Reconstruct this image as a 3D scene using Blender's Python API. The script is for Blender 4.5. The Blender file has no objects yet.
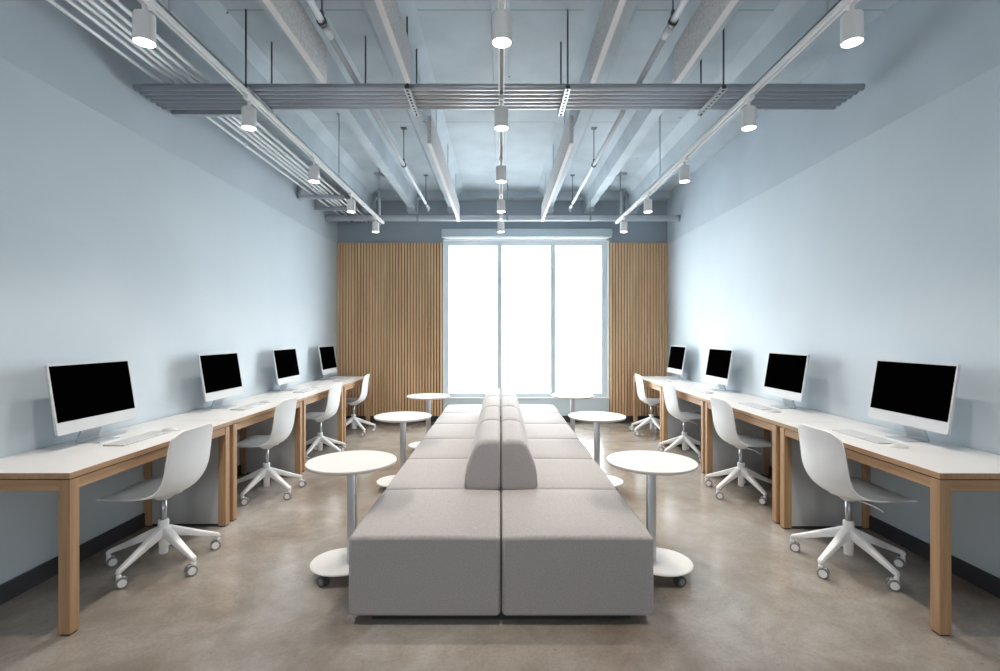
import bpy, bmesh, math, random
from mathutils import Vector, Matrix
random.seed(7)
PI = math.pi
S = bpy.context.scene
COL = S.collection

# ------------------------------------------------------------------ materials
def new_mat(name):
    m = bpy.data.materials.new(name)
    m.use_nodes = True
    nt = m.node_tree
    b = nt.nodes['Principled BSDF']
    return m, nt, b

def N(nt, typ, **kw):
    n = nt.nodes.new(typ)
    for k, v in kw.items():
        setattr(n, k, v)
    return n

def rgb(c):
    return (c[0], c[1], c[2], 1.0)

def srgb(r, g, b):
    f = lambda v: (v/255/12.92) if v/255 <= .04045 else ((v/255+.055)/1.055)**2.4
    return (f(r), f(g), f(b))

def plain(name, col, rough=.5, metal=0.0, spec=.5, bump=0, bscale=60, mott=0.0, mscale=2.0):
    m, nt, b = new_mat(name)
    b.inputs['Base Color'].default_value = rgb(col)
    b.inputs['Roughness'].default_value = rough
    b.inputs['Metallic'].default_value = metal
    b.inputs['Specular IOR Level'].default_value = spec
    tc = N(nt, 'ShaderNodeTexCoord')
    if mott:
        n = N(nt, 'ShaderNodeTexNoise'); n.inputs['Scale'].default_value = mscale; n.inputs['Detail'].default_value = 6
        nt.links.new(tc.outputs['Object'], n.inputs['Vector'])
        r = N(nt, 'ShaderNodeValToRGB')
        r.color_ramp.elements[0].position = .3; r.color_ramp.elements[1].position = .7
        r.color_ramp.elements[0].color = rgb([c*(1-mott) for c in col])
        r.color_ramp.elements[1].color = rgb([min(1, c*(1+mott)) for c in col])
        nt.links.new(n.outputs['Fac'], r.inputs['Fac'])
        nt.links.new(r.outputs['Color'], b.inputs['Base Color'])
    if bump:
        n = N(nt, 'ShaderNodeTexNoise'); n.inputs['Scale'].default_value = bscale; n.inputs['Detail'].default_value = 4
        nt.links.new(tc.outputs['Object'], n.inputs['Vector'])
        bp = N(nt, 'ShaderNodeBump'); bp.inputs['Strength'].default_value = bump; bp.inputs['Distance'].default_value = .01
        nt.links.new(n.outputs['Fac'], bp.inputs['Height'])
        nt.links.new(bp.outputs['Normal'], b.inputs['Normal'])
    return m

def wood(name, axis, c0, c1, rough=.5, fine=55):
    m, nt, b = new_mat(name)
    tc = N(nt, 'ShaderNodeTexCoord')
    mp = N(nt, 'ShaderNodeMapping')
    sc = [fine, fine, fine]; sc['xyz'.index(axis)] = 2.2
    mp.inputs['Scale'].default_value = sc
    nt.links.new(tc.outputs['Object'], mp.inputs['Vector'])
    n = N(nt, 'ShaderNodeTexNoise'); n.inputs['Scale'].default_value = 1.0; n.inputs['Detail'].default_value = 5
    n.inputs['Roughness'].default_value = .6
    nt.links.new(mp.outputs['Vector'], n.inputs['Vector'])
    mp2 = N(nt, 'ShaderNodeMapping')
    sc2 = [9, 9, 9]; sc2['xyz'.index(axis)] = .7
    mp2.inputs['Scale'].default_value = sc2
    nt.links.new(tc.outputs['Object'], mp2.inputs['Vector'])
    n2 = N(nt, 'ShaderNodeTexNoise'); n2.inputs['Scale'].default_value = 1.0; n2.inputs['Detail'].default_value = 3
    nt.links.new(mp2.outputs['Vector'], n2.inputs['Vector'])
    mx = N(nt, 'ShaderNodeMix'); mx.data_type = 'FLOAT'; mx.inputs[0].default_value = .45
    nt.links.new(n.outputs['Fac'], mx.inputs[2]); nt.links.new(n2.outputs['Fac'], mx.inputs[3])
    r = N(nt, 'ShaderNodeValToRGB')
    r.color_ramp.elements[0].position = .33; r.color_ramp.elements[1].position = .66
    r.color_ramp.elements[0].color = rgb(c0); r.color_ramp.elements[1].color = rgb(c1)
    nt.links.new(mx.outputs[0], r.inputs['Fac'])
    nt.links.new(r.outputs['Color'], b.inputs['Base Color'])
    b.inputs['Roughness'].default_value = rough
    b.inputs['Specular IOR Level'].default_value = .35
    return m

def emit(name, col, strength):
    m, nt, b = new_mat(name)
    b.inputs['Base Color'].default_value = rgb(col)
    b.inputs['Emission Color'].default_value = rgb(col)
    b.inputs['Emission Strength'].default_value = strength
    return m

def concrete_floor():
    m, nt, b = new_mat('polished_concrete')
    tc = N(nt, 'ShaderNodeTexCoord')
    def noise(scale, detail, rough=.55, dist=0, vec=None):
        n = N(nt, 'ShaderNodeTexNoise'); n.inputs['Scale'].default_value = scale
        n.inputs['Detail'].default_value = detail; n.inputs['Roughness'].default_value = rough
        n.inputs['Distortion'].default_value = dist
        nt.links.new(vec or tc.outputs['Object'], n.inputs['Vector'])
        return n
    a = noise(.9, 6, .6, .5)
    r = N(nt, 'ShaderNodeValToRGB')
    cr = r.color_ramp
    cr.elements[0].position = .36; cr.elements[1].position = .66
    cr.elements[0].color = rgb(FLOOR_A); cr.elements[1].color = rgb(FLOOR_C)
    e = cr.elements.new(.5); e.color = rgb(FLOOR_B)
    nt.links.new(a.outputs['Fac'], r.inputs['Fac'])
    g = noise(60, 6, .8)
    rg = N(nt, 'ShaderNodeValToRGB')
    rg.color_ramp.elements[0].position = .32; rg.color_ramp.elements[1].position = .62
    rg.color_ramp.elements[0].color = (.70, .69, .68, 1); rg.color_ramp.elements[1].color = (1.08, 1.08, 1.08, 1)
    nt.links.new(g.outputs['Fac'], rg.inputs['Fac'])
    mx = N(nt, 'ShaderNodeMix'); mx.data_type = 'RGBA'; mx.blend_type = 'MULTIPLY'; mx.inputs[0].default_value = .6
    nt.links.new(r.outputs['Color'], mx.inputs[6]); nt.links.new(rg.outputs['Color'], mx.inputs[7])
    q = noise(4.5, 7, .65, .8)
    rq = N(nt, 'ShaderNodeValToRGB')
    rq.color_ramp.elements[0].position = .30; rq.color_ramp.elements[1].position = .70
    rq.color_ramp.elements[0].color = (.74, .71, .68, 1); rq.color_ramp.elements[1].color = (1.12, 1.13, 1.14, 1)
    nt.links.new(q.outputs['Fac'], rq.inputs['Fac'])
    mq = N(nt, 'ShaderNodeMix'); mq.data_type = 'RGBA'; mq.blend_type = 'MULTIPLY'; mq.inputs[0].default_value = .7
    nt.links.new(mx.outputs[2], mq.inputs[6]); nt.links.new(rq.outputs['Color'], mq.inputs[7])
    mx = mq
    # small dark pits
    v = N(nt, 'ShaderNodeTexVoronoi'); v.inputs['Scale'].default_value = 9; v.inputs['Randomness'].default_value = 1
    nt.links.new(tc.outputs['Object'], v.inputs['Vector'])
    rv = N(nt, 'ShaderNodeValToRGB')
    rv.color_ramp.elements[0].position = .035; rv.color_ramp.elements[1].position = .06
    rv.color_ramp.elements[0].color = (.5, .45, .4, 1); rv.color_ramp.elements[1].color = (1, 1, 1, 1)
    nt.links.new(v.outputs['Distance'], rv.inputs['Fac'])
    mx2 = N(nt, 'ShaderNodeMix'); mx2.data_type = 'RGBA'; mx2.blend_type = 'MULTIPLY'; mx2.inputs[0].default_value = .7
    nt.links.new(mx.outputs[2], mx2.inputs[6]); nt.links.new(rv.outputs['Color'], mx2.inputs[7])
    nt.links.new(mx2.outputs[2], b.inputs['Base Color'])
    b.inputs['Roughness'].default_value = .19
    b.inputs['Specular IOR Level'].default_value = 1.0
    bp = N(nt, 'ShaderNodeBump'); bp.inputs['Strength'].default_value = .05; bp.inputs['Distance'].default_value = .004
    nt.links.new(g.outputs['Fac'], bp.inputs['Height']); nt.links.new(bp.outputs['Normal'], b.inputs['Normal'])
    return m

def concrete_deck(name, col, joints=()):
    """painted precast concrete: soft mottling, a few pin holes, joint lines across the deck"""
    m, nt, b = new_mat(name)
    tc = N(nt, 'ShaderNodeTexCoord')
    n = N(nt, 'ShaderNodeTexNoise'); n.inputs['Scale'].default_value = 2.2; n.inputs['Detail'].default_value = 7
    nt.links.new(tc.outputs['Object'], n.inputs['Vector'])
    r = N(nt, 'ShaderNodeValToRGB')
    r.color_ramp.elements[0].position = .3; r.color_ramp.elements[1].position = .7
    r.color_ramp.elements[0].color = rgb([c*.87 for c in col]); r.color_ramp.elements[1].color = rgb([min(1, c*1.1) for c in col])
    nt.links.new(n.outputs['Fac'], r.inputs['Fac'])
    last = r.outputs['Color']
    v = N(nt, 'ShaderNodeTexVoronoi'); v.inputs['Scale'].default_value = 3.1
    nt.links.new(tc.outputs['Object'], v.inputs['Vector'])
    lt = N(nt, 'ShaderNodeMath', operation='LESS_THAN'); lt.inputs[1].default_value = .035
    nt.links.new(v.outputs['Distance'], lt.inputs[0])
    mx = N(nt, 'ShaderNodeMix'); mx.data_type = 'RGBA'
    nt.links.new(lt.outputs[0], mx.inputs[0]); nt.links.new(last, mx.inputs[6]); mx.inputs[7].default_value = rgb([c*.3 for c in col])
    last = mx.outputs[2]
    if joints:
        sx = N(nt, 'ShaderNodeSeparateXYZ'); nt.links.new(tc.outputs['Object'], sx.inputs[0])
        for y in joints:
            cm = N(nt, 'ShaderNodeMath', operation='COMPARE'); cm.inputs[1].default_value = y; cm.inputs[2].default_value = .004
            nt.links.new(sx.outputs['Y'], cm.inputs[0])
            mj = N(nt, 'ShaderNodeMix'); mj.data_type = 'RGBA'
            nt.links.new(cm.outputs[0], mj.inputs[0]); nt.links.new(last, mj.inputs[6]); mj.inputs[7].default_value = rgb([c*.4 for c in col])
            last = mj.outputs[2]
    nt.links.new(last, b.inputs['Base Color'])
    b.inputs['Roughness'].default_value = .75
    b.inputs['Specular IOR Level'].default_value = .3
    f = N(nt, 'ShaderNodeTexNoise'); f.inputs['Scale'].default_value = 40; f.inputs['Detail'].default_value = 5
    nt.links.new(tc.outputs['Object'], f.inputs['Vector'])
    bp = N(nt, 'ShaderNodeBump'); bp.inputs['Strength'].default_value = .12; bp.inputs['Distance'].default_value = .01
    nt.links.new(f.outputs['Fac'], bp.inputs['Height']); nt.links.new(bp.outputs['Normal'], b.inputs['Normal'])
    return m

def fabric(name, c0, c1):
    m, nt, b = new_mat(name)
    tc = N(nt, 'ShaderNodeTexCoord')
    outs = []
    for sc in ((260, 260, 560), (560, 560, 260)):
        mp = N(nt, 'ShaderNodeMapping'); mp.inputs['Scale'].default_value = sc
        nt.links.new(tc.outputs['Object'], mp.inputs['Vector'])
        n = N(nt, 'ShaderNodeTexNoise'); n.inputs['Scale'].default_value = .42; n.inputs['Detail'].default_value = 4
        nt.links.new(mp.outputs['Vector'], n.inputs['Vector'])
        outs.append(n.outputs['Fac'])
    mx = N(nt, 'ShaderNodeMath', operation='ADD'); nt.links.new(outs[0], mx.inputs[0]); nt.links.new(outs[1], mx.inputs[1])
    hf = N(nt, 'ShaderNodeMath', operation='MULTIPLY'); hf.inputs[1].default_value = .5
    nt.links.new(mx.outputs[0], hf.inputs[0])
    r = N(nt, 'ShaderNodeValToRGB')
    r.color_ramp.elements[0].position = .35; r.color_ramp.elements[1].position = .65
    r.color_ramp.elements[0].color = rgb(c0); r.color_ramp.elements[1].color = rgb(c1)
    nt.links.new(hf.outputs[0], r.inputs['Fac']); nt.links.new(r.outputs['Color'], b.inputs['Base Color'])
    bp = N(nt, 'ShaderNodeBump'); bp.inputs['Strength'].default_value = .25; bp.inputs['Distance'].default_value = .002
    nt.links.new(hf.outputs[0], bp.inputs['Height']); nt.links.new(bp.outputs['Normal'], b.inputs['Normal'])
    b.inputs['Roughness'].default_value = .9
    b.inputs['Specular IOR Level'].default_value = .15
    b.inputs['Sheen Weight'].default_value = .25
    b.inputs['Sheen Roughness'].default_value = .4
    return m

def glass_mat():
    m = bpy.data.materials.new('window_glass'); m.use_nodes = True
    nt = m.node_tree; nt.nodes.clear()
    o = N(nt, 'ShaderNodeOutputMaterial'); mx = N(nt, 'ShaderNodeMixShader')
    t = N(nt, 'ShaderNodeBsdfTransparent'); g = N(nt, 'ShaderNodeBsdfGlossy'); g.inputs['Roughness'].default_value = .02
    lw = N(nt, 'ShaderNodeLayerWeight'); lw.inputs['Blend'].default_value = .5
    pw = N(nt, 'ShaderNodeMath', operation='POWER'); pw.inputs[1].default_value = 5.0
    ml = N(nt, 'ShaderNodeMath', operation='MULTIPLY_ADD'); ml.inputs[1].default_value = .55; ml.inputs[2].default_value = .04
    nt.links.new(lw.outputs['Facing'], pw.inputs[0]); nt.links.new(pw.outputs[0], ml.inputs[0])
    t.inputs['Color'].default_value = (.96, .98, .98, 1)
    nt.links.new(ml.outputs[0], mx.inputs[0]); nt.links.new(t.outputs[0], mx.inputs[1]); nt.links.new(g.outputs[0], mx.inputs[2])
    nt.links.new(mx.outputs[0], o.inputs['Surface'])
    return m

FLOOR_A = (.215, .175, .140); FLOOR_B = (.325, .290, .252); FLOOR_C = (.43, .41, .385)
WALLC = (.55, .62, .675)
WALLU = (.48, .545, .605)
DECKC = (.445, .51, .56)
M = {}
M['floor'] = concrete_floor()
M['wall'] = plain('blue_grey_paint', WALLC, .6, spec=.3, mott=.035, mscale=1.2, bump=.03, bscale=90)
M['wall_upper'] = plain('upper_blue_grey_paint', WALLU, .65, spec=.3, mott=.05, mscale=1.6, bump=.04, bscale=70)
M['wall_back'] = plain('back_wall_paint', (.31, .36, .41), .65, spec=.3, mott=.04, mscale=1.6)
M['wall_sill'] = plain('sill_wall_paint', (.62, .70, .745), .6, spec=.3)
M['wall_rear'] = plain('rear_wall_bounce_paint', (.86, .86, .86), .7)  # near-white so this unseen wall bounces fill light forward
M['deck'] = concrete_deck('painted_precast_concrete', DECKC, (3.37, 5.15))
M['stem'] = concrete_deck('painted_concrete_beam', [c*1.05 for c in DECKC])
M['base'] = plain('charcoal_baseboard', (.035, .037, .045), .45)
M['slat'] = wood('pale_oak_slat', 'z', (.62, .39, .215), (.90, .62, .375), .55)
M['slatback'] = plain('dark_felt_backing', (.045, .032, .024), .95, spec=.1)
M['wood_x'] = wood('oak_grain_x', 'x', (.33, .185, .095), (.54, .34, .19))
M['wood_y'] = wood('oak_grain_y', 'y', (.33, .185, .095), (.54, .34, .19))
M['wood_z'] = wood('oak_grain_z', 'z', (.33, .185, .095), (.54, .34, .19))
M['lam'] = plain('white_laminate', (.77, .76, .75), .38, spec=.4)
M['gap'] = plain('painted_shadow_gap', (.03, .025, .02), .9)
M['panel'] = plain('grey_end_panel', (.50, .50, .51), .6, mott=.03)
M['pad'] = plain('black_rubber', (.02, .02, .02), .7)
M['white'] = plain('white_plastic', (.86, .865, .875), .38, spec=.45)
M['whitep'] = plain('white_powder_coat', (.86, .85, .84), .42, spec=.45)
M['tread'] = plain('grey_caster_tread', (.20, .21, .23), .55)
M['chrome'] = plain('satin_chrome', (.42, .43, .45), .30, metal=.8)
M['steel'] = plain('brushed_steel', (.60, .61, .63), .35, metal=.4)
M['darkmetal'] = plain('dark_steel', (.07, .075, .085), .5, metal=.5)
M['fabric'] = fabric('grey_woven_fabric', (.31, .290, .286), (.43, .407, .407))
M['alu'] = plain('silver_aluminium', (.56, .57, .59), .55, spec=.3)
M['stand'] = plain('stand_aluminium', (.47, .50, .54), .4, metal=.3)
M['screen'] = plain('black_display', (.0006, .0006, .0007), .3, spec=0.0)
M['mouse'] = plain('white_mouse', (.68, .68, .69), .35)
M['kbd'] = plain('keyboard_tray', (.42, .43, .45), .4, metal=.2)
M['key'] = plain('white_keycap', (.68, .68, .69), .45)
M['table'] = plain('white_round_top', (.76, .745, .735), .4, mott=.012, mscale=5)
M['tedge'] = plain('round_top_edge', (.62, .585, .56), .5)
M['castg'] = plain('dark_grey_caster', (.06, .06, .065), .5)
M['pipe'] = plain('grey_painted_pipe', (.46, .48, .52), .36, metal=.55)
M['pipelight'] = plain('pale_painted_pipe', (.52, .56, .60), .6, spec=.3)
M['conduit'] = plain('galvanised_conduit', (.78, .80, .82), .4, metal=.15)
M['rod'] = plain('threaded_rod', (.10, .11, .13), .5, metal=.6)
M['rodlight'] = plain('painted_rod', (.33, .38, .42), .5)
M['strut'] = plain('galvanised_channel', (.62, .66, .70), .4, metal=.4)
M['trackw'] = plain('white_track', (.88, .885, .89), .4)
M['lamp'] = plain('white_lamp_housing', (.88, .87, .86), .45)
M['slot'] = plain('track_slot', (.42, .42, .43), .6)
M['lens'] = emit('lit_lamp_lens', (1.0, .90, .76), 14.0)
M['felt'] = plain('grey_felt', (.60, .60, .61), .95, spec=.1, mott=.2, mscale=70, bump=.2, bscale=120)
M['feltedge'] = plain('pale_felt_edge', (.72, .71, .72), .9, spec=.1)
M['frame'] = plain('blue_grey_window_frame', (.66, .74, .79), .5)
M['jamb'] = plain('white_jamb', (.84, .86, .87), .5)
M['cass'] = plain('blind_cassette', (.50, .58, .63), .5)
M['glass'] = glass_mat()
M['snow'] = plain('pale_ground', (.82, .83, .84), .9)

# ------------------------------------------------------------------ mesh helpers
def add_box(bm, x0, x1, y0, y1, z0, z1, mi=0, bev=0, seg=2):
    tmp = bmesh.new()
    bmesh.ops.create_cube(tmp, size=1)
    for v in tmp.verts:
        v.co = Vector(((x0+x1)/2 + v.co.x*(x1-x0), (y0+y1)/2 + v.co.y*(y1-y0), (z0+z1)/2 + v.co.z*(z1-z0)))
    if bev:
        bmesh.ops.bevel(tmp, geom=list(tmp.edges), offset=bev, segments=seg, affect='EDGES', profile=.5)
    for f in tmp.faces: f.material_index = mi
    merge(bm, tmp)

def merge(bm, tmp, mat=None):
    if mat is not None:
        bmesh.ops.transform(tmp, matrix=mat, verts=tmp.verts)
    me = bpy.data.meshes.new('tmp'); tmp.to_mesh(me); tmp.free()
    bm.from_mesh(me); bpy.data.meshes.remove(me)

def add_tube(bm, p0, p1, r, seg=16, mi=0, r1=None, caps=True):
    p0 = Vector(p0); p1 = Vector(p1); r1 = r if r1 is None else r1
    d = (p1-p0); L = d.length
    q = Vector((0, 0, 1)).rotation_difference(d).to_matrix()
    a = [bm.verts.new(p0 + q @ Vector((r*math.cos(2*PI*k/seg), r*math.sin(2*PI*k/seg), 0))) for k in range(seg)]
    b = [bm.verts.new(p1 + q @ Vector((r1*math.cos(2*PI*k/seg), r1*math.sin(2*PI*k/seg), 0))) for k in range(seg)]
    for k in range(seg):
        f = bm.faces.new((a[k], a[(k+1) % seg], b[(k+1) % seg], b[k])); f.material_index = mi; f.smooth = True
    if caps:
        f = bm.faces.new(list(reversed(a))); f.material_index = mi
        f = bm.faces.new(b); f.material_index = mi

def add_lathe(bm, prof, seg=32, c=(0, 0, 0), mi=0, mis=None):
    """prof: list of (r, z); closed at the ends when r == 0"""
    rings = []
    for r, z in prof:
        if r < 1e-6:
            rings.append([bm.verts.new((c[0], c[1], c[2]+z))])
        else:
            rings.append([bm.verts.new((c[0]+r*math.cos(2*PI*k/seg), c[1]+r*math.sin(2*PI*k/seg), c[2]+z)) for k in range(seg)])
    for i in range(len(rings)-1):
        a, b = rings[i], rings[i+1]
        for k in range(seg):
            k2 = (k+1) % seg
            if len(a) == 1 and len(b) == 1: continue
            if len(a) == 1: f = bm.faces.new((a[0], b[k2], b[k]))
            elif len(b) == 1: f = bm.faces.new((a[k], a[k2], b[0]))
            else: f = bm.faces.new((a[k], a[k2], b[k2], b[k]))
            f.material_index = mis[i] if mis else mi
            f.smooth = True

def add_loft(bm, rings, mi=0, cap=True, smooth=True):
    vs = [[bm.verts.new(p) for p in r] for r in rings]
    n = len(vs[0])
    for i in range(len(vs)-1):
        for k in range(n):
            f = bm.faces.new((vs[i][k], vs[i][(k+1) % n], vs[i+1][(k+1) % n], vs[i+1][k])); f.material_index = mi; f.smooth = smooth
    if cap:
        f = bm.faces.new(list(reversed(vs[0]))); f.material_index = mi
        f = bm.faces.new(vs[-1]); f.material_index = mi

def inset_poly(pts, d):
    """pts in 2D counter-clockwise, moved inward by d"""
    out = []; n = len(pts)
    for i in range(n):
        p0, p, p1 = Vector(pts[i-1]), Vector(pts[i]), Vector(pts[(i+1) % n])
        e0 = (p-p0).normalized(); e1 = (p1-p).normalized()
        n0 = Vector((-e0.y, e0.x)); n1 = Vector((-e1.y, e1.x))
        b = (n0+n1)
        if b.length < 1e-6: b = n0
        b.normalize()
        c = max(.45, b.dot(n0))
        out.append(p + b*(d/c))
    return out

def soft_extrude(bm, prof, y0, y1, r, seg=5, mi=0, crown=None, shrink=False):
    """extrude a CCW xz profile along y with rounded ends"""
    ys = []
    for k in range(seg+1):
        t = k/seg*PI/2
        ys.append((y0 + r*(1-math.cos(t)), r*(1-math.sin(t))))
    mids = [y0 + (y1-y0)*f for f in (.2, .35, .5, .65, .8)]
    seq = ys + [(m, 0) for m in mids] + [(y0+y1-y, d) for y, d in reversed(ys)]
    R = []
    for y, d in seq:
        if d <= 1e-5: pp = [Vector(p) for p in prof]
        elif shrink:
            xs = [p[0] for p in prof]; zs = [p[1] for p in prof]
            c = Vector(((min(xs)+max(xs))/2, min(zs))); hx = (max(xs)-min(xs))/2; hz = max(zs)-min(zs)
            pp = [Vector((c.x+(p[0]-c.x)*(1-.6*d/hx), c.y+(p[1]-c.y)*(1-d/hz))) for p in prof]
        else: pp = inset_poly(prof, d)
        t = (y-y0)/(y1-y0)
        cz = crown*(1-(2*t-1)**2) if crown else 0
        zt = max(p[1] for p in prof)
        R.append([(p.x, y, p.y + (cz if p.y > zt-.06 else 0)) for p in pp])
    R.reverse()
    add_loft(bm, R, mi)

def rrect(x0, x1, z0, z1, r, seg=5, crown=0, n=8):
    """CCW rounded rectangle in xz, with an optional crowned top"""
    pts = []
    for cx, cz, a0 in ((x1-r, z0+r, -PI/2), (x1-r, z1-r, 0)):
        for k in range(seg+1):
            a = a0 + k/seg*PI/2
            pts.append((cx+r*math.cos(a), cz+r*math.sin(a)))
    if crown:
        for k in range(1, n):
            t = k/n
            pts.append((x1-r + (x0-x1+2*r)*t, z1 + crown*4*t*(1-t)))
    for cx, cz, a0 in ((x0+r, z1-r, PI/2), (x0+r, z0+r, PI)):
        for k in range(seg+1):
            a = a0 + k/seg*PI/2
            pts.append((cx+r*math.cos(a), cz+r*math.sin(a)))
    return pts

def add_path(bm, pts, r, seg=8, mi=0):
    pts = [Vector(p) for p in pts]; rings = []
    up = Vector((0, 0, 1))
    for i, p in enumerate(pts):
        d = (pts[min(i+1, len(pts)-1)] - pts[max(i-1, 0)]).normalized()
        s = d.cross(up)
        if s.length < 1e-3: s = d.cross(Vector((1, 0, 0)))
        s.normalize(); t = s.cross(d)
        rings.append([p + s*(r*math.cos(2*PI*k/seg)) + t*(r*math.sin(2*PI*k/seg)) for k in range(seg)])
    add_loft(bm, rings, mi)

# ------------------------------------------------------------------ object helpers
def obj(name, bm, mats, parent=None, loc=(0, 0, 0), rot=(0, 0, 0), smooth_angle=None):
    bmesh.ops.recalc_face_normals(bm, faces=bm.faces)
    me = bpy.data.meshes.new(name); bm.to_mesh(me); bm.free()
    if not isinstance(mats, (list, tuple)): mats = [mats]
    for m in mats: me.materials.append(m)
    o = bpy.data.objects.new(name, me); COL.objects.link(o)
    o.location = loc; o.rotation_euler = rot
    if parent is not None: o.parent = parent
    if smooth_angle is not None:
        for p in me.polygons: p.use_smooth = True
        try: me.set_sharp_from_angle(angle=math.radians(smooth_angle))
        except Exception: pass
    return o

def thing(name, label, cat, loc=(0, 0, 0), rotz=0, group=None):
    o = bpy.data.objects.new(name, None); COL.objects.link(o)
    o.empty_display_size = .1
    o.location = loc; o.rotation_euler = (0, 0, rotz)
    o['label'] = label; o['category'] = cat
    if group: o['group'] = group
    return o

def tag(o, label, cat, group=None):
    o['label'] = label; o['category'] = cat
    if group: o['group'] = group
    return o

def struct(o, label=None, cat=None):
    o['kind'] = 'structure'
    if label: o['label'] = label
    if cat: o['category'] = cat
    return o

def dup(o, parent=None):
    c = o.copy(); COL.objects.link(c)
    if parent is not None: c.parent = parent
    for ch in list(o.children):
        dup(ch, c)
    return c

def BM(): return bmesh.new()
ORD = ['nearest the camera', 'second from the camera', 'third from the camera', 'farthest from the camera']

# ------------------------------------------------------------------ dimensions (metres; camera at the origin looking along +Y)
XL, XR, YB, YR = -2.54, 2.60, 7.80, -3.2
ZC = 3.555
WX0, WX1, WZ0, WZ1 = -.895, 1.695, .372, 2.852     # window opening

# ------------------------------------------------------------------ room shell
b = BM(); add_box(b, XL-.2, XR+.2, YR-.2, YB+.25, -.15, 0); struct(obj('floor', b, M['floor']), 'polished brown grey concrete floor of the room', 'floor')
b = BM(); add_box(b, XL-.2, XR+.2, YR-.2, YB+.25, ZC, ZC+.2); struct(obj('ceiling', b, M['deck']), 'blue grey painted concrete deck above the beams', 'ceiling')
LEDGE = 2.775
FILL_HW = .36  # half width of an unseen opening added behind the camera for fill light
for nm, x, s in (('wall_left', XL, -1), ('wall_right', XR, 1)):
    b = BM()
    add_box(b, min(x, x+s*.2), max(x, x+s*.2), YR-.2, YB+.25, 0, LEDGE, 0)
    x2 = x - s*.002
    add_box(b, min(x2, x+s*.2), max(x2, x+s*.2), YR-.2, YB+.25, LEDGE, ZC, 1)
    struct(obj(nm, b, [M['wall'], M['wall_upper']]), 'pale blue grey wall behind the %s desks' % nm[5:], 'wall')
b = BM()
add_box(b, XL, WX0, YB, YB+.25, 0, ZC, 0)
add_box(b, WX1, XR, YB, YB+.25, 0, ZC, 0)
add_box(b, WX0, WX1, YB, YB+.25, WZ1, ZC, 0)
add_box(b, WX0, WX1, YB, YB+.25, 0, WZ0, 1)
struct(obj('wall_back', b, [M['wall_back'], M['wall_sill']]), 'blue grey end wall around the window', 'wall')
b = BM(); add_box(b, XL, -FILL_HW, YR-.2, YR, 0, ZC); add_box(b, FILL_HW, XR, YR-.2, YR, 0, ZC); add_box(b, -FILL_HW, FILL_HW, YR-.2, YR, 2.7, ZC); add_box(b, -FILL_HW, FILL_HW, YR-.2, YR, 0, .9); struct(obj('wall_rear', b, M['wall_rear']), 'wall behind the camera with an added opening for fill light', 'wall')
for nm, x0, x1, y0, y1 in (('baseboard_left', XL, XL+.014, YR, YB), ('baseboard_right', XR-.014, XR, YR, YB), ('baseboard_back', XL+.014, XR-.014, YB-.014, YB)):
    b = BM(); add_box(b, x0, x1, y0, y1, 0, .1, bev=.003)
    struct(obj(nm, b, M['base']), 'charcoal baseboard along the %s wall' % nm[10:], 'baseboard')
b = BM(); add_box(b, -40, 40, YB+.4, 90, -.45, -.35); o = struct(obj('ground', b, M['snow']), 'pale ground outside the window', 'ground')

# concrete tee stems under the deck: bottom corners, sloping sides, chamfer
def stem(xo, xi, label):
    s = 1 if xi > xo else -1      # xi: the corner on the room-centre side
    zb = 3.306
    prof = [(xo, zb), (xi, zb), (xi+s*.030, zb+.170), (xi+s*.090, ZC-.024), (xi+s*.125, ZC), (xo-s*.125, ZC), (xo-s*.090, ZC-.024), (xo-s*.030, zb+.170)]
    b = BM()
    rings = [[(p[0], y, p[1]) for p in prof] for y in (YR, 7.70)]
    add_loft(b, rings, smooth=False)
    w = abs(xi-xo)
    add_box(b, min(xo, xi)-.015, max(xo, xi)+.015, 7.62, YB, 3.252, ZC-.005)
    o = struct(obj('ceiling_beam', b, M['stem']), label, 'ceiling beam')
    return o
for s, w in ((-1, 'left'), (1, 'right')):
    stem(s*.797, s*.688, 'sloped concrete ceiling beam beside the centre bay, on the %s' % w)
    stem(s*1.415, s*1.309, 'sloped concrete ceiling beam above the sprinkler pipe on the %s' % w)
    stem(s*2.10, s*1.97, 'sloped concrete ceiling beam above the %s lighting track' % w)
b = BM(); add_box(b, XL, XR, 7.62, YB, 3.455, ZC+.01, bev=.004); struct(obj('trim_2', b, M['stem']), 'concrete ledge across the top of the end wall', 'ceiling ledge')
b = BM(); add_box(b, -.062, .066, YR, 6.2, ZC-.016, ZC+.01, bev=.004); struct(obj('trim_1', b, M['stem']), 'shallow concrete rib on the deck over the centre track', 'ceiling rib')

# ------------------------------------------------------------------ window
w = bpy.data.objects.new('window_1', None); COL.objects.link(w); w.location = (0, YB, 0)
struct(w, 'tall three-pane window in the end wall', 'window')
b = BM()
fx0, fx1, fz0, fz1 = WX0+.012, WX1-.03, WZ0+.012, WZ1-.02
FD0, FD1 = .03, .10
add_box(b, fx0, fx0+.075, FD0, FD1, fz0, fz1, bev=.004)
add_box(b, fx1-.08, fx1, FD0, FD1, fz0, fz1, bev=.004)
add_box(b, fx0+.075, fx1-.08, FD0, FD1, fz1-.075, fz1, bev=.004)
add_box(b, fx0+.075, fx1-.08, FD0, FD1, fz0, fz0+.062, bev=.004)
obj('frame', b, M['frame'], w)
mull = [(-.052, .024), (.786, .862)]
for a, c in mull:
    b = BM(); add_box(b, a, c, FD0-.005, FD1-.002, fz0+.06, fz1-.073, bev=.004); obj('mullion', b, M['frame'], w)
for a, c in ((fx0+.072, mull[0][0]+.003), (mull[0][1]-.003, mull[1][0]+.003), (mull[1][1]-.003, fx1-.077)):
    b = BM(); add_box(b, a, c, .062, .068, fz0+.06, fz1-.072); obj('pane', b, M['glass'], w)
b = BM()
add_box(b, WX0, WX0+.012, -.012, .2, WZ0, WZ1); add_box(b, WX1-.03, WX1, -.012, .2, WZ0, WZ1)
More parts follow.
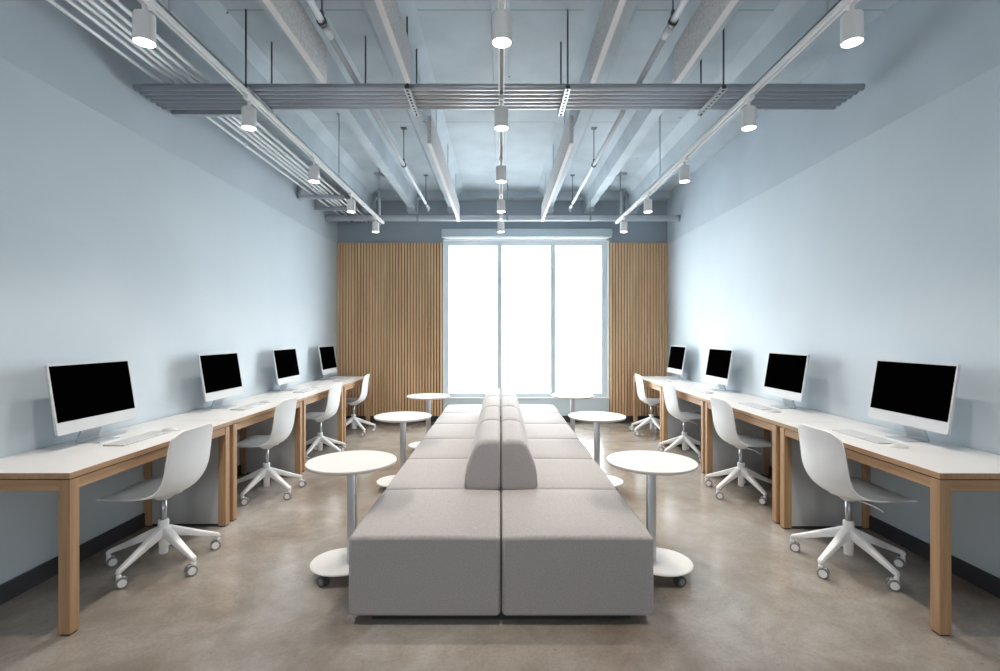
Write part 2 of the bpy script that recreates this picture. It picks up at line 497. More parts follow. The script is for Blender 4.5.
add_box(b, WX0, WX1, -.012, .2, WZ1-.02, WZ1)
obj('jamb', b, M['jamb'], w)
b = BM(); add_box(b, WX0-.005, WX1+.005, -.02, .2, WZ0-.004, WZ0+.012, bev=.003); obj('sill', b, M['jamb'], w)
t = thing('roller_blind', 'rolled-up roller blind in a pale box above the window', 'blind', (.405, YB-.06, 2.865))
b = BM(); add_box(b, -1.31, 1.31, -.06, .06, 0, .125, bev=.006); obj('cassette', b, M['cass'], t)
b = BM(); add_box(b, -1.27, 1.27, -.02, .02, -.016, .002, bev=.004); obj('bottom_bar', b, M['jamb'], t)

# slatted wall panels
def slats(x0, x1, label):
    t = thing('slat_panel', label, 'wall panel', ((x0+x1)/2, YB, .1))
    h = 2.69; hw = (x1-x0)/2
    b = BM(); add_box(b, -hw, hw, -.014, 0, 0, h); obj('backing_board', b, M['slatback'], t)
    b = BM(); n = round((x1-x0)/.0459); p = (x1-x0)/n
    for k in range(n):
        c = -hw + (k+.5)*p
        add_box(b, c-.0155, c+.0155, -.044, -.014, 0, h, bev=.002, seg=1)
    obj('slats', b, M['slat'], t)
slats(XL+.002, WX0-.006, 'vertical oak slat wall panel to the left of the window')
slats(WX1+.004, XR-.002, 'vertical oak slat wall panel to the right of the window')

# ------------------------------------------------------------------ desks
LEG = .053; TOPZ = .741
def desk(side, y0, y1, idx, ynext):
    xf = -1.952 if side < 0 else 1.990                 # front edge
    xw = XL+.006 if side < 0 else XR-.006              # wall edge
    L = y1-y0; LT = (ynext-.004-y0) if ynext else L
    word = 'left' if side < 0 else 'right'
    place = ['nearest of the four', 'second of four from the camera', 'third of four from the camera', 'last, against the slat wall'][idx]
    t = thing('work_desk', 'white-topped oak desk along the %s wall, %s' % (word, place), 'desk', (xf, y0, 0), 0, 'oak desks along the %s wall' % word)
    D = abs(xw-xf); o = -1 if side < 0 else 1          # local x runs from the front edge to the wall
    def X(a, c):
        return (min(o*a, o*c), max(o*a, o*c))
    b = BM(); x0, x1 = X(0, D); add_box(b, x0, x1, 0, LT, TOPZ-.028, TOPZ-.0012, bev=.0012, seg=1); obj('edge_band', b, M['wood_y'], t)
    b = BM(); x0, x1 = X(.0015, D); add_box(b, x0, x1, .0008, LT-.0008, TOPZ-.006, TOPZ); obj('tabletop', b, M['lam'], t)
    b = BM(); x0, x1 = X(.006, D-.006); add_box(b, x0, x1, .006, L-.006, TOPZ-.033, TOPZ-.028); obj('painted_shadow_gap', b, M['gap'], t)  # solid dark strip, the shade under the top put into its colour
    za, zb = TOPZ-.033-.050, TOPZ-.033
    for (a, c, ya, yb, m) in ((.004, .026, LEG, L-LEG, 'wood_y'), (D-.026, D-.004, LEG, L-LEG, 'wood_y'),
                              (LEG, D-LEG, .004, .026, 'wood_x'), (LEG, D-LEG, L-.026, L-.004, 'wood_x')):
        b = BM(); x0, x1 = X(a, c); add_box(b, x0, x1, ya, yb, za, zb, bev=.0015, seg=1); obj('apron', b, M[m], t)
    for a in (0, D-LEG):
        for ya in (0, L-LEG):
            b = BM(); x0, x1 = X(a, a+LEG); add_box(b, x0, x1, ya, ya+LEG, .008, zb, bev=.0025, seg=2)
            lg = obj('leg', b, M['wood_z'], t)
            b = BM(); x0, x1 = X(a+.006, a+LEG-.006); add_box(b, x0, x1, ya+.006, ya+LEG-.006, 0, .008); obj('foot_pad', b, M['pad'], lg)
    if idx < 3:
        b = BM(); x0, x1 = X(LEG+.001, D-LEG-.001); add_box(b, x0, x1, L-.045, L-.027, .02, za+.03, bev=.001, seg=1)
        e = obj('end_panel', b, M['panel'], t); e['label'] = 'grey end panel'
        b = BM(); x0, x1 = X(LEG+.001, D-LEG-.001); add_box(b, x0, x1, L-.043, L-.029, 0, .0202); obj('panel_shadow_strip', b, M['base'], e)  # dark strip painting in the shaded gap below the end panel
LD = [(2.266, 3.605), (3.654, 4.925), (4.965, 6.212), (6.262, 7.49)]
RD = [(2.264, 3.560), (3.611, 4.868), (4.912, 6.158), (6.192, 7.49)]
for i, (a, c) in enumerate(LD): desk(-1, a, c, i, LD[i+1][0] if i < 3 else None)
for i, (a, c) in enumerate(RD): desk(1, a, c, i, RD[i+1][0] if i < 3 else None)

# ------------------------------------------------------------------ computers (local +x faces the wall, so the screen looks along -x)
def computer():
    t = thing('desktop_computer', '', 'computer')
    W, H, T = .588, .387, .0135
    tilt = math.atan2(.058, .365)
    R = Matrix.Translation((0, 0, .085)) @ Matrix.Rotation(tilt, 4, 'Y')
    def tilted(bm): bmesh.ops.transform(bm, matrix=R, verts=bm.verts); return bm
    b = BM()
    prof_r = .012
    # casing: rounded rectangle in y-z, extruded in x
    ring = [(p[0], p[1]) for p in rrect(-W/2, W/2, 0, H, prof_r, 4)]
    def at(x, d):
        return [(x, p.x, p.y) for p in (inset_poly(ring, d) if d else [Vector(q) for q in ring])]
    add_loft(b, [at(0, .0012), at(.0012, 0), at(T-.0015, 0), at(T, .0015)], smooth=False)
    obj('casing', tilted(b), M['alu'], t)
    b = BM(); add_box(b, -.0012, .0006, -W/2+.0115, W/2-.0115, .068, H-.0115); obj('screen', tilted(b), M['screen'], t)
    b = BM()
    # stand: foot plate on the desk and a neck leaning from its rear up to the casing
    pr = [(-.050, .0), (.086, .0), (.093, .003), (.094, .010), (.070, .065), (.046, .158), (.036, .154), (.060, .063), (.083, .011), (.078, .006), (-.050, .006)]
    Wn = .075
    add_loft(b, [[(p[0], y, p[1]) for p in pr] for y in (-Wn, Wn)], smooth=False)
    s = obj('stand', b, M['stand'], t)
    b = BM(); add_tube(b, (.038, -.045, .150), (.038, .045, .150), .012, 14); obj('hinge', b, M['steel'], s)
    return t
comp = computer()
def place_comp(root, side, y, label):
    root.location = (-2.357 if side < 0 else 2.406, y, TOPZ)
    root.rotation_euler = (0, 0, PI if side < 0 else 0)
    root['label'] = label; root['group'] = 'computers on the desks'
CY = [2.955, 4.30, 5.607, 6.945]
first = True
for side, word in ((-1, 'left'), (1, 'right')):
    for i, y in enumerate(CY):
        lab = ['white all-in-one computer, black screen, on the nearest %s desk', 'white all-in-one computer, black screen, on the second %s desk from the camera',
               'white all-in-one computer, black screen, on the third %s desk from the camera', 'white all-in-one computer, black screen, on the last %s desk by the slats'][i] % word
        root = comp if first else dup(comp)
        first = False
        place_comp(root, side, y + (.03 if side > 0 and i == 0 else 0), lab)

def keyboard():
    t = thing('keyboard', '', 'keyboard')
    L, Dp = .40, .118
    b = BM()
    pr = [(-Dp/2, 0), (Dp/2, 0), (Dp/2, .008), (-Dp/2, .0045)]
    add_loft(b, [[(p[0], y, p[1]) for p in pr] for y in (-L/2, L/2)], smooth=False)
    obj('tray', b, M['kbd'], t)
    b = BM(); rows = 5; cols = 14
    for r in range(rows):
        for c in range(cols):
            if r == 0 and 3 < c < 9: continue
            x = -Dp/2+.011 + r*(Dp-.022)/(rows-1); y = -L/2+.016 + c*(L-.032)/(cols-1)
            z = .0045 + (x+Dp/2)/Dp*.0035
            add_box(b, x-.0088, x+.0088, y-.0122, y+.0122, z-.001, z+.0022)
    x = -Dp/2+.011; add_box(b, x-.0088, x+.0088, -.066, .066, .0036, .0070)
    obj('keys', b, M['key'], t)
    return t
def mouse():
    t = thing('mouse', '', 'mouse')
    b = BM()
    n = 10; rings = []
    for k in range(n+1):
        u = -1+2*k/n
        x = u*.056; wv = .030*max(.02, (1-abs(u)**2.6))**.5; h = .004+.019*max(0, (1-abs(u)**2.2))
        rings.append([(x, wv*math.cos(a), .001+h*max(0, math.sin(a)) if math.sin(a) > 0 else .001) for a in [2*PI*j/20 for j in range(20)]])
    add_loft(b, rings)
    obj('shell', b, M['mouse'], t, smooth_angle=60)
    b = BM(); add_box(b, -.035, .035, -.018, .018, 0, .0015); obj('glide_base', b, M['alu'], t)
    return t
kb, ms = keyboard(), mouse()
fk = True
KY = {-1: [3.005, 4.33, 5.58, 6.86], 1: [3.06, 4.345, 5.59, 6.88]}
MY = {-1: [3.265, 4.58, 5.84, 7.13], 1: [2.785, 4.04, 5.33, 6.60]}
for side, word in ((-1, 'left'), (1, 'right')):
    for i in range(4):
        ordn = ['nearest', 'second', 'third', 'last'][i]
        k = kb if fk else dup(kb); m_ = ms if fk else dup(ms); fk = False
        k.location = (-2.172 if side < 0 else 2.222, KY[side][i], TOPZ); k.rotation_euler = (0, 0, PI if side < 0 else 0)
        k['label'] = 'slim white keyboard on the %s %s desk from the camera' % (ordn, word); k['group'] = 'keyboards on the desks'
        m_.location = (-2.155 if side < 0 else 2.215, MY[side][i], TOPZ); m_.rotation_euler = (0, 0, (PI if side < 0 else 0) + .05*i)
        m_['label'] = 'white mouse beside the keyboard on the %s %s desk from the camera' % (ordn, word); m_['group'] = 'mice on the desks'

# ------------------------------------------------------------------ swivel chairs (local +x is where the sitter faces)
def catmull(pts, n):
    out = []
    P = [pts[0]] + list(pts) + [pts[-1]]
    segs = len(pts)-1
    for i in range(n+1):
        f = i/n*segs; k = min(int(f), segs-1); t = f-k
        p0, p1, p2, p3 = P[k], P[k+1], P[k+2], P[k+3]
        out.append([.5*((2*b_)+(-a_+c_)*t+(2*a_-5*b_+4*c_-d_)*t*t+(-a_+3*b_-3*c_+d_)*t**3) for a_, b_, c_, d_ in zip(p0, p1, p2, p3)])
    return out
def chair():
    t = thing('swivel_chair', '', 'chair')
    # profile stations: x, z, half width, rim lift (towards the sitter)
    st = [(.258, .428, .188, .004), (.240, .438, .206, .006), (.20, .443, .222, .010), (.10, .436, .228, .016), (.0, .428, .227, .025),
          (-.07, .428, .224, .038), (-.125, .445, .220, .048), (-.160, .488, .217, .046), (-.177, .56, .214, .036), (-.182, .64, .211, .028),
          (-.186, .72, .206, .020), (-.196, .785, .200, .016), (-.203, .815, .193, .012)]
    NU, NV = 44, 20
    C = catmull(st, NU)
    b = BM(); grid = []
    for i in range(NU+1):
        x, z, hw, lift = C[i]
        a = C[max(i-1, 0)]; c = C[min(i+1, NU)]
        dx, dz = c[0]-a[0], c[1]-a[1]; l = math.hypot(dx, dz)
        nx, nz = dz/l, -dx/l             # towards the sitter
        row = []
        for j in range(NV+1):
            v = -1+2*j/NV
            off = lift*abs(v)**2.2
            s = 0
            if i < 5:                     # rounded front corners
                s = (1-i/5)*.030*max(0, (abs(v)-.55)/.45)**2
            if i > NU-6:                  # rounded top corners
                s = -((i-(NU-6))/6)*.034*max(0, (abs(v)-.5)/.5)**2.2
            px, pz = x + nx*off + dx/l*s, z + nz*off + dz/l*s
            row.append(b.verts.new((px, hw*v, pz)))
        grid.append(row)
    for i in range(NU):
        for j in range(NV):
            f = b.faces.new((grid[i][j], grid[i+1][j], grid[i+1][j+1], grid[i][j+1])); f.smooth = True
    o = obj('seat_shell', b, M['white'], t)
    md = o.modifiers.new('thickness', 'SOLIDIFY'); md.thickness = .009; md.offset = 0
    md = o.modifiers.new('edge', 'BEVEL'); md.width = .003; md.segments = 2; md.limit_method = 'ANGLE'; md.angle_limit = math.radians(50)
    # mechanism under the seat
    b = BM()
    add_lathe(b, [(0, .388), (.034, .388), (.040, .392), (.060, .408), (.10, .4225), (.0, .4225)], 28)
    obj('seat_mount', b, M['white'], t)
    b = BM(); add_path(b, [(.02, -.03, .398), (.05, -.08, .392), (.075, -.115, .382), (.095, -.145, .366)], .0045); obj('height_lever', b, M['white'], t)
    b = BM(); add_tube(b, (0, 0, .25), (0, 0, .390), .0165, 20); obj('gas_lift', b, M['chrome'], t)
    b = BM(); add_lathe(b, [(0, .062), (.021, .062), (.024, .066), (.026, .15), (.029, .20), (.029, .258), (.026, .264), (0, .264)], 24); obj('column', b, M['white'], t)
    # one leg, pointing along +x, with its caster
    for k in range(5):
        ang = k*2*PI/5
        b = BM(); rings = []
        for (x, zc, hh, hw) in ((.012, .196, .030, .027), (.045, .188, .029, .0255), (.12, .159, .023, .0205), (.21, .122, .0175, .0165), (.275, .097, .014, .014), (.298, .088, .0125, .0135), (.306, .083, .008, .009)):
            rings.append([(x, p[0], p[1]) for p in rrect(-hw, hw, zc-hh, zc+hh, min(hh, hw)*.45, 3)])
        add_loft(b, rings)
        add_tube(b, (.295, 0, .060), (.295, 0, .088), .0095, 12)
        lg = obj('leg', b, M['white'], t, rot=(0, 0, ang), smooth_angle=45)
        # caster: hood and two wheels with pale hub discs
        b = BM()
        add_lathe(b, [(0, -.004), (.012, -.004), (.013, .004), (.012, .012), (0, .012)], 16, (0, 0, .056))
        tmp = BM()
        add_box(tmp, -.030, .012, -.006, .006, .020, .056, bev=.005)
        for sgn in (-1, 1):
            y0, y1 = sgn*.007, sgn*.023
            add_tube(tmp, (-.014, y0, .0285), (-.014, y1, .0285), .0285, 22, 1)
            add_tube(tmp, (-.014, y1-sgn*.002, .0285), (-.014, y1+sgn*.0022, .0285), .021, 20, 0)
        merge(b, tmp)
        obj('caster', b, [M['white'], M['tread']], lg, loc=(.295, 0, 0))
    return t
ch0 = chair()
CH = [(-1, -2.015, 2.99, 0, 9), (-1, -2.012, 4.30, 0, 7), (-1, -2.03, 5.63, .0, 9), (-1, -2.035, 6.92, .08, 58),
      (1, 2.066, 2.968, 0, 65), (1, 2.075, 4.312, 0, 64), (1, 2.08, 5.65, 0, 65), (1, 2.09, 6.91, -.05, 68)]
for i, (side, x, y, dr, la) in enumerate(CH):
    c = ch0 if i == 0 else dup(ch0)
    c.location = (x, y, 0); c.rotation_euler = (0, 0, (PI if side < 0 else 0) + dr)
    j = i % 4
    c['label'] = 'white shell swivel chair on casters at the %s desk' % (['nearest %s', 'second %s', 'third %s', 'last %s'][j] % ('left' if side < 0 else 'right')) + (', from the camera' if 0 < j < 3 else '')
    c['group'] = 'swivel chairs at the desks'
    k = 0
    for ch in c.children:
        if ch.name.split('.')[0] == 'leg':
            ch.rotation_euler = (0, 0, math.radians(la + 72*k)); k += 1
            for ca in ch.children:         # the casters stand at their own angles
                want = -math.atan2(x, y) + random.choice((0, PI)) + random.uniform(-.35, .35)
                ca.rotation_euler = (0, 0, want - ch.rotation_euler.z - c.rotation_euler.z)

# ------------------------------------------------------------------ sofa island
FY = [2.350, 3.088, 3.842, 4.575, 5.34, 6.10, 6.785]
SX = .003
def sofa(side, row, label, back):
    y0, y1 = FY[row]+.004, FY[row+1]-.004
    t = thing('sofa_module' if back else 'ottoman', label, 'sofa' if back else 'ottoman', (SX, y0, 0), 0, 'grey seating island down the middle of the room')
    L = y1-y0; xi, xo = .004, .722
    b = BM()
    prof = rrect(xi, xo, .038, .4135, .022, 5, .005)
    if side < 0: prof = [(-p[0], p[1]) for p in reversed(prof)]
    soft_extrude(b, prof, 0, L, .019, 5, crown=.006)
    obj('seat', b, M['fabric'], t)
    b = BM(); x0, x1 = sorted((0, side*.62)); add_box(b, x0, x1, .05 if row == 0 else -.003, L-.05 if row == 5 else L+.003, 0, .040); obj('shadow_plinth', b, M['pad'], t)  # black block stands in for shade under the seats, blocks light between halves
    if back:
        pts = [(.0035, .413), (.216, .413), (.228, .425), (.226, .49), (.215, .55), (.196, .605), (.174, .652), (.158, .682), (.142, .700), (.120, .711), (.087, .716), (.047, .716), (.020, .711), (.0065, .698)]
        if side < 0: pts = [(-p[0], p[1]) for p in reversed(pts)]
        b = BM(); soft_extrude(b, pts, 0, L, .032, 6, shrink=True)
        obj('backrest', b, M['fabric'], t, smooth_angle=50)
for side, word in ((-1, 'left'), (1, 'right')):
    sofa(side, 0, 'grey backless ottoman nearest the camera, %s half of the island' % word, False)
    sofa(side, 1, 'grey sofa seat with the frontmost exposed backrest end, %s half of the island' % word, True)
    sofa(side, 2, 'grey sofa seat on the %s of the island, second backrest from the camera' % word, True)
    sofa(side, 3, 'grey sofa seat on the %s of the island, third backrest from the camera' % word, True)
    sofa(side, 4, 'grey sofa seat on the %s of the island, fourth and last backrest' % word, True)
    sofa(side, 5, 'grey backless ottoman at the window end, %s half of the island' % word, False)

# ------------------------------------------------------------------ round side tables on casters
def side_table():
    t = thing('side_table', '', 'side table')
    b = BM(); add_lathe(b, [(0, .627), (.234, .627), (.246, .631), (.2505, .638), (.2505, .6455), (.249, .648), (0, .648)], 64, mis=[1, 1, 1, 1, 0, 0])
    obj('tabletop', b, [M['table'], M['tedge']], t, smooth_angle=30)
    b = BM(); add_lathe(b, [(0, .619), (.07, .619), (.07, .6272), (0, .6272)], 24); add_box(b, -.0255, .0255, -.0155, .0155, .074, .622, bev=.006); obj('post', b, M['steel'], t, smooth_angle=40)
    b = BM(); add_lathe(b, [(0, .064), (.169, .064), (.176, .067), (.177, .072), (.173, .077), (0, .080)], 56, (.053, 0, 0)); obj('base', b, M['whitep'], t, smooth_angle=40)
    for k, (a, sw) in enumerate(((-62, .4), (62, -.6), (180, 1.0))):
        ar = math.radians(a); cx, cy = .053+.152*math.cos(ar), .152*math.sin(ar)
        b = BM(); tmp = BM()
        add_tube(tmp, (0, 0, .05), (0, 0, .065), .010, 12, 0)
        add_box(tmp, -.024, .012, -.0045, .0045, .022, .056, bev=.004)
        for s in (-1, 1):
            add_tube(tmp, (-.012, s*.005, .0285), (-.012, s*.019, .0285), .0285, 20, 1)
            add_tube(tmp, (-.012, s*.018, .0285), (-.012, s*.0205, .0285), .017, 16, 0)
        add_box(tmp, .006, .030, -.006, .006, .034, .039, bev=.002)
        merge(b, tmp, Matrix.Translation((cx, cy, 0)) @ Matrix.Rotation(sw, 4, 'Z'))
        obj('caster', b, [M['tread'], M['castg']], t)
    return t
tb0 = side_table()
for i, (side, x, y) in enumerate(((-1, -.850, 2.86), (-1, -.864, 4.43), (-1, -.848, 5.87), (1, .862, 2.86), (1, .855, 4.43), (1, .855, 5.93))):
    c = tb0 if i == 0 else dup(tb0)
    c.location = (x, y, 0); c.rotation_euler = (0, 0, PI if side < 0 else 0)
    c['label'] = 'round white side table on casters, %s, %s of the sofas' % (['nearest the camera', 'middle of three', 'nearest the window'][i % 3], 'left' if side < 0 else 'right')
    c['group'] = 'round side tables beside the sofas'

# ------------------------------------------------------------------ lighting tracks and spotlights
TRZ0, TRZ1 = 2.873, 2.909
def track(x, y1, label, rods):
    t = thing('lighting_track', label, 'lighting track', (x, 0, TRZ0))
    b = BM(); h = TRZ1-TRZ0
    add_box(b, -.018, -.009, YR+.1, y1, 0, h); add_box(b, .009, .018, YR+.1, y1, 0, h); add_box(b, -.018, .018, YR+.1, y1, h-.008, h)
    add_box(b, -.018, .018, y1, y1+.02, 0, h, bev=.002)
    obj('rail', b, M['trackw'], t)
    b = BM(); add_box(b, -.009, .009, YR+.12, y1-.01, h-.016, h-.008); obj('slot', b, M['slot'], t)
    for y in rods:
        b = BM(); add_tube(b, (0, y, h-.002), (0, y, ZC-TRZ0), .0055, 10); add_tube(b, (0, y, h-.002), (0, y, h+.012), .012, 12)
        add_tube(b, (0, y, ZC-TRZ0-.01), (0, y, ZC-TRZ0), .022, 14)
        obj('hanger_rod', b, M['rodlight'], t)
LX = {'left': -1.602, 'centre': .006, 'right': 1.582}
track(LX['left'], 6.80, 'white lighting track hung over the left row of desks', (2.42, 4.96, 6.6))
track(LX['centre'], 6.80, 'white lighting track hung down the middle of the ceiling', (2.5, 4.86, 6.6))
track(LX['right'], 6.80, 'white lighting track hung over the right row of desks', (2.42, 4.96, 6.6))

def spot():
    t = thing('track_spotlight', '', 'spotlight')       # origin at the bottom of the track
    b = BM(); add_box(b, -.016, .016, -.045, .045, -.020, .004, bev=.003); add_tube(b, (0, 0, -.066), (0, 0, -.018), .010, 14); obj('adapter', b, M['lamp'], t)
    b = BM(); add_lathe(b, [(0, -.062), (.036, -.062), (.042, -.066), (.044, -.072), (.044, -.192), (.041, -.192), (.040, -.184), (0, -.184)], 32); obj('housing', b, M['lamp'], t, smooth_angle=35)
    b = BM(); add_lathe(b, [(0, -.1835), (.0395, -.1835), (.0395, -.1885), (.034, -.1895), (0, -.1905)], 28); obj('lens', b, M['lens'], t)
    return t
sp0 = spot()
SPOT_W = 36.0
ld = bpy.data.lights.new('spot_beam', 'SPOT'); ld.energy = SPOT_W; ld.spot_size = math.radians(105); ld.spot_blend = .9; ld.shadow_soft_size = .04; ld.color = (1.0, .90, .79)
SY = [2.25, 3.185, 4.30, 5.365, 6.42]
first = True
for word in ('left', 'centre', 'right'):
    for i, y in enumerate(SY):
        c = sp0 if first else dup(sp0); first = False
        c.location = (LX[word], y, TRZ0)
        c['label'] = ['lit white cylinder spotlight on the %s track, nearest of the row', 'lit white cylinder spotlight on the %s track, second from the camera',
                      'lit white cylinder spotlight on the %s track, middle of the five', 'lit white cylinder spotlight on the %s track, next to the last',
                      'lit white cylinder spotlight at the window end of the %s track'][i] % word
        c['group'] = 'spotlights on the tracks'
for o in [o for o in list(COL.objects) if o.name.split('.')[0] == 'track_spotlight']:
    l = bpy.data.objects.new('beam', ld); COL.objects.link(l); l.parent = o; l.location = (0, 0, -.196)

# ------------------------------------------------------------------ felt baffles
BZ = 2.98
def baffle(x0, x1, y0, y1, label):
    t = thing('acoustic_baffle', label, 'acoustic panel', ((x0+x1)/2, y0, BZ))
    h = .232; hw = abs(x1-x0)/2; L = y1-y0
    b = BM(); add_box(b, -hw, hw, 0, L, 0, h, bev=.002, seg=1); obj('felt_panel', b, M['felt'], t)
    b = BM(); add_box(b, -hw, hw, 0, L, -.004, .0005); obj('edge_strip', b, M['feltedge'], t)
    s = -1 if x0 < 0 else 1
    for f in (.15, .5, .85):
        b = BM(); add_tube(b, (0, f*L, h-.01), (0, f*L, ZC-BZ-.03), .004, 8); obj('hanger_rod', b, M['rodlight'], t)
for s, word in ((-1, 'left'), (1, 'right')):
    baffle(s*.573, s*.606, YR+.3, 3.20, 'grey felt ceiling baffle near the camera, inner one on the %s' % word)
    baffle(s*1.110, s*1.146, YR+.3, 3.20, 'grey felt ceiling baffle near the camera, outer one on the %s' % word)
    baffle(s*.582, s*.614, 4.21, 7.14, 'grey felt ceiling baffle beyond the cross pipes, %s side' % word)

# ------------------------------------------------------------------ crosswise pipes on slotted channels
PY = [3.41, 3.467, 3.524, 3.581, 3.638, 3.695]
for i, y in enumerate(PY):
    b = BM(); add_tube(b, (XL+.045, 0, 0), (XR-.13, 0, 0), .0225, 20)
    o = obj('cross_pipe', b, M['pipe'], loc=(0, y, 3.0540))
    tag(o, 'grey pipe running wall to wall under the beams, %s of six' % ['closest to the camera', 'second from the camera', 'third from the camera', 'fourth from the camera', 'fifth from the camera', 'farthest from the camera'][i], 'pipe', 'crosswise pipes below the ceiling')
def channel(x, label):
    t = thing('pipe_channel', label, 'support channel', (x, 3.345, 3.010))
    L = .415; b = BM()
    add_box(b, -.0205, -.0085, 0, L, 0, .0025); add_box(b, .0085, .0205, 0, L, 0, .0025)
    add_box(b, -.0205, -.018, 0, L, 0, .0205); add_box(b, .018, .0205, 0, L, 0, .0205)
    n = 9
    for k in range(n+1):
        y = k*(L-.016)/n
        add_box(b, -.0085, .0085, y, y+.016, 0, .0025)
    obj('slotted_channel', b, M['strut'], t)
    b = BM(); add_box(b, -.0178, .0178, .002, L-.002, .014, .018); obj('channel_lining', b, M['darkmetal'], t)
    for y in (.018, L-.018):
        b = BM(); add_tube(b, (0, y, -.006), (0, y, ZC-3.010), .006, 10); r = obj('hanger_rod', b, M['rod'], t)
        b = BM(); add_box(b, -.014, .014, y-.013, y+.013, .0195, .034, bev=.003); obj('nut', b, M['rod'], r)
channel(-1.712, 'slotted channel under the cross pipes near the left track')
channel(-.628, 'slotted channel under the cross pipes, left of the middle track')
channel(.452, 'slotted channel under the cross pipes, right of the middle track')
channel(1.50, 'slotted channel under the cross pipes near the right track')
b = BM(); add_tube(b, (0, 0, 0), (0, 0, ZC-3.07), .0055, 10); add_box(b, -.014, .014, -.03, .03, -.002, .012, bev=.003)
tag(obj('hanger_rod', b, M['rod'], loc=(-.99, 3.667, 3.074)), 'single dark rod from the deck down to the cross pipes', 'hanger')

# ------------------------------------------------------------------ conduits along the left wall
for i, x in enumerate((-2.355, -2.258, -2.198, -2.147, -2.086, -2.016)):
    b = BM(); add_tube(b, (0, YR+.05, 0), (0, YB, 0), .0115, 12)
    for y in (1.2, 4.6, 5.95): add_tube(b, (0, y+.06*i, 0), (0, y+.06*i+.05, 0), .0165, 12)
    o = obj('conduit', b, M['conduit'], loc=(x, 0, 3.1165))
    tag(o, 'thin pale conduit running lengthwise over the left desks, %s' % ['nearest the wall', 'second from the wall', 'third from the wall', 'fourth from the wall', 'fifth from the wall', 'farthest from the wall'][i], 'conduit', 'lengthwise conduits by the left wall')
for i, y in enumerate((3.87, 6.25, 6.83)):
    t = thing('conduit_bracket', ['steel bracket under the lengthwise conduits, just past the cross pipes', 'steel bracket under the lengthwise conduits, second from the end wall', 'steel bracket under the lengthwise conduits, closest to the end wall'][i], 'bracket', (0, y, 3.062))
    b = BM(); add_box(b, XL+.013, -1.955, -.02, .02, 0, .041, bev=.003); obj('bar', b, M['pipe'], t)
    b = BM(); add_box(b, XL+.013, XL+.045, -.02, .02, .041, .19, bev=.003); obj('wall_post', b, M['pipe'], t)
    b = BM(); add_tube(b, (-1.99, 0, .03), (-1.99, 0, 3.308-3.062), .005, 10); obj('hanger_rod', b, M['rodlight'], t)

# ------------------------------------------------------------------ sprinkler pipes
def sprinkler(x, word):
    t = thing('sprinkler_pipe', 'grey sprinkler pipe hung along the %s bay of the ceiling' % word, 'pipe', (x, 0, 3.165))
    b = BM(); add_tube(b, (0, YR+.05, 0), (0, 3.02, 0), .0195, 18); add_tube(b, (0, 3.02, 0), (0, 7.1, 0), .0185, 18)
    obj('pipe', b, M['pipelight'], t)
    b = BM(); add_tube(b, (0, 2.90, 0), (0, 2.985, 0), .024, 18); obj('coupling', b, M['pipelight'], t)
    b = BM(); add_tube(b, (0, 7.07, 0), (0, 7.13, 0), .025, 16); add_tube(b, (0, 7.10, -.05), (0, 7.10, 0), .013, 12); obj('end_fitting', b, M['pipelight'], t)
    for y in (2.87, 5.30, 6.87):
        b = BM(); add_tube(b, (0, y, .026), (0, y, ZC-3.165), .005, 10)
        add_tube(b, (0, y-.012, 0), (0, y+.012, 0), .0275, 18); add_box(b, -.010, .010, y-.012, y+.012, .022, .062, bev=.003)
        add_box(b, -.03, .03, y-.03, y+.03, ZC-3.165-.006, ZC-3.165)
        obj('hanger', b, M['rod'], t)
sprinkler(-1.025, 'left'); sprinkler(.99, 'right')

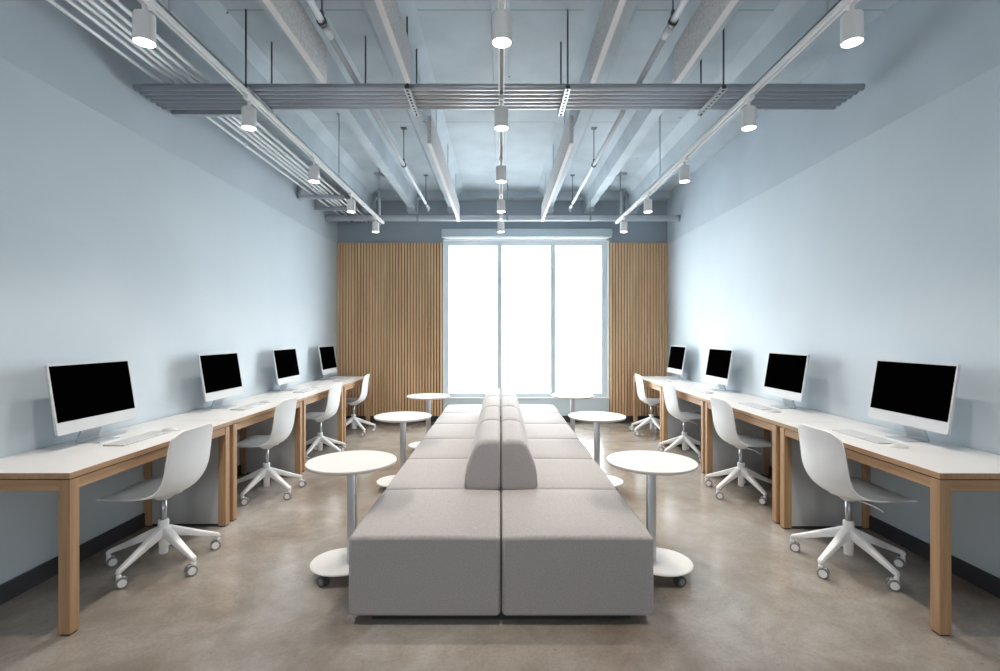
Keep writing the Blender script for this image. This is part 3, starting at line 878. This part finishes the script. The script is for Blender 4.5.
# pipe along the end wall, vertical conduits and ceiling boxes
t = thing('wall_pipe', 'pale horizontal pipe crossing in front of the end wall above the window', 'pipe', (0, 7.25, 3.05))
b = BM(); add_tube(b, (XL+.013, 0, 0), (XR-.06, 0, 0), .042, 24); obj('pipe', b, M['pipelight'], t)
b = BM(); add_tube(b, (XR-.06, 0, 0), (XR-.013, 0, 0), .05, 24); obj('end_cap', b, M['pipe'], t)
for x in (-1.2, .1, 1.3):
    b = BM(); add_tube(b, (x, 0, .035), (x, 0, ZC-3.05), .006, 10); add_tube(b, (x-.015, 0, 0), (x+.015, 0, 0), .0445, 22); obj('hanger', b, M['rodlight'], t)
for s, word in ((-1, 'left'), (1, 'right')):
    for k, x in enumerate((1.83, 1.90)):
        b = BM(); add_tube(b, (0, 0, 0), (0, 0, ZC-3.02), .016 if k else .022, 14)
        o = obj('riser_conduit', b, M['pipelight'], loc=(s*x, 7.55, 3.02))  # riser fixed to the deck, standing clear of the end wall
        tag(o, 'short upright conduit by the end wall at the %s beam, %s one' % (word, ['inner thicker', 'outer thinner'][k]), 'conduit')
    t = thing('junction_box', 'small ceiling junction box with a whip near the %s track end' % word, 'junction box', (s*1.655, 6.8, ZC))
    b = BM(); add_box(b, -.05, .05, -.05, .05, -.035, 0, bev=.004); obj('box', b, M['pipe'], t)
    b = BM(); add_path(b, [(-s*.05, 0, -.02), (-s*.10, .0, -.045), (-s*.16, .01, -.055), (-s*.21, .02, -.04), (-s*.235, .03, -.02)], .008); obj('whip', b, M['pipe'], t)

# ------------------------------------------------------------------ daylight
W = bpy.data.worlds.new('overcast_sky'); S.world = W; W.use_nodes = True
bg = W.node_tree.nodes['Background']
bg.inputs['Color'].default_value = (.95, .98, 1.0, 1)
bg.inputs['Strength'].default_value = 7.6
pl = bpy.data.lights.new('window_portal', 'AREA'); pl.shape = 'RECTANGLE'; pl.size = WX1-WX0; pl.size_y = WZ1-WZ0
pl.cycles.is_portal = True
po = bpy.data.objects.new('window_portal', pl); COL.objects.link(po)
po.location = ((WX0+WX1)/2, YB+.27, (WZ0+WZ1)/2); po.rotation_euler = (-PI/2, 0, 0)

pl2 = bpy.data.lights.new('fill_opening_portal', 'AREA'); pl2.shape = 'RECTANGLE'; pl2.size = 2*FILL_HW; pl2.size_y = 1.8  # sampling guide for the added fill light opening
pl2.cycles.is_portal = True
po = bpy.data.objects.new('fill_opening_portal', pl2); COL.objects.link(po)
po.location = (0, YR-.22, 1.8); po.rotation_euler = (PI/2, 0, 0)

# ------------------------------------------------------------------ camera and colour
cd = bpy.data.cameras.new('camera'); cam = bpy.data.objects.new('camera', cd); COL.objects.link(cam)
cam.location = (0, 0, 1.37); cam.rotation_euler = (PI/2, 0, 0)
cd.sensor_fit = 'HORIZONTAL'; cd.sensor_width = 36; cd.lens = 18.0
cd.shift_x = -.0005; cd.shift_y = -.0013
cd.clip_start = .05; cd.clip_end = 300
S.camera = cam
S.view_settings.view_transform = 'Standard'
S.view_settings.look = 'None'
S.view_settings.gamma = 1.0
S.view_settings.use_curve_mapping = False
S.view_settings.exposure = 1.1
S.cycles.use_denoising = True
try: S.cycles.denoiser = 'OPENIMAGEDENOISE'
except Exception: pass
S.cycles.max_bounces = 10; S.cycles.diffuse_bounces = 6; S.cycles.glossy_bounces = 4; S.cycles.transparent_max_bounces = 8
S.cycles.sample_clamp_indirect = 6.0
S.cycles.caustics_reflective = False; S.cycles.caustics_refractive = False
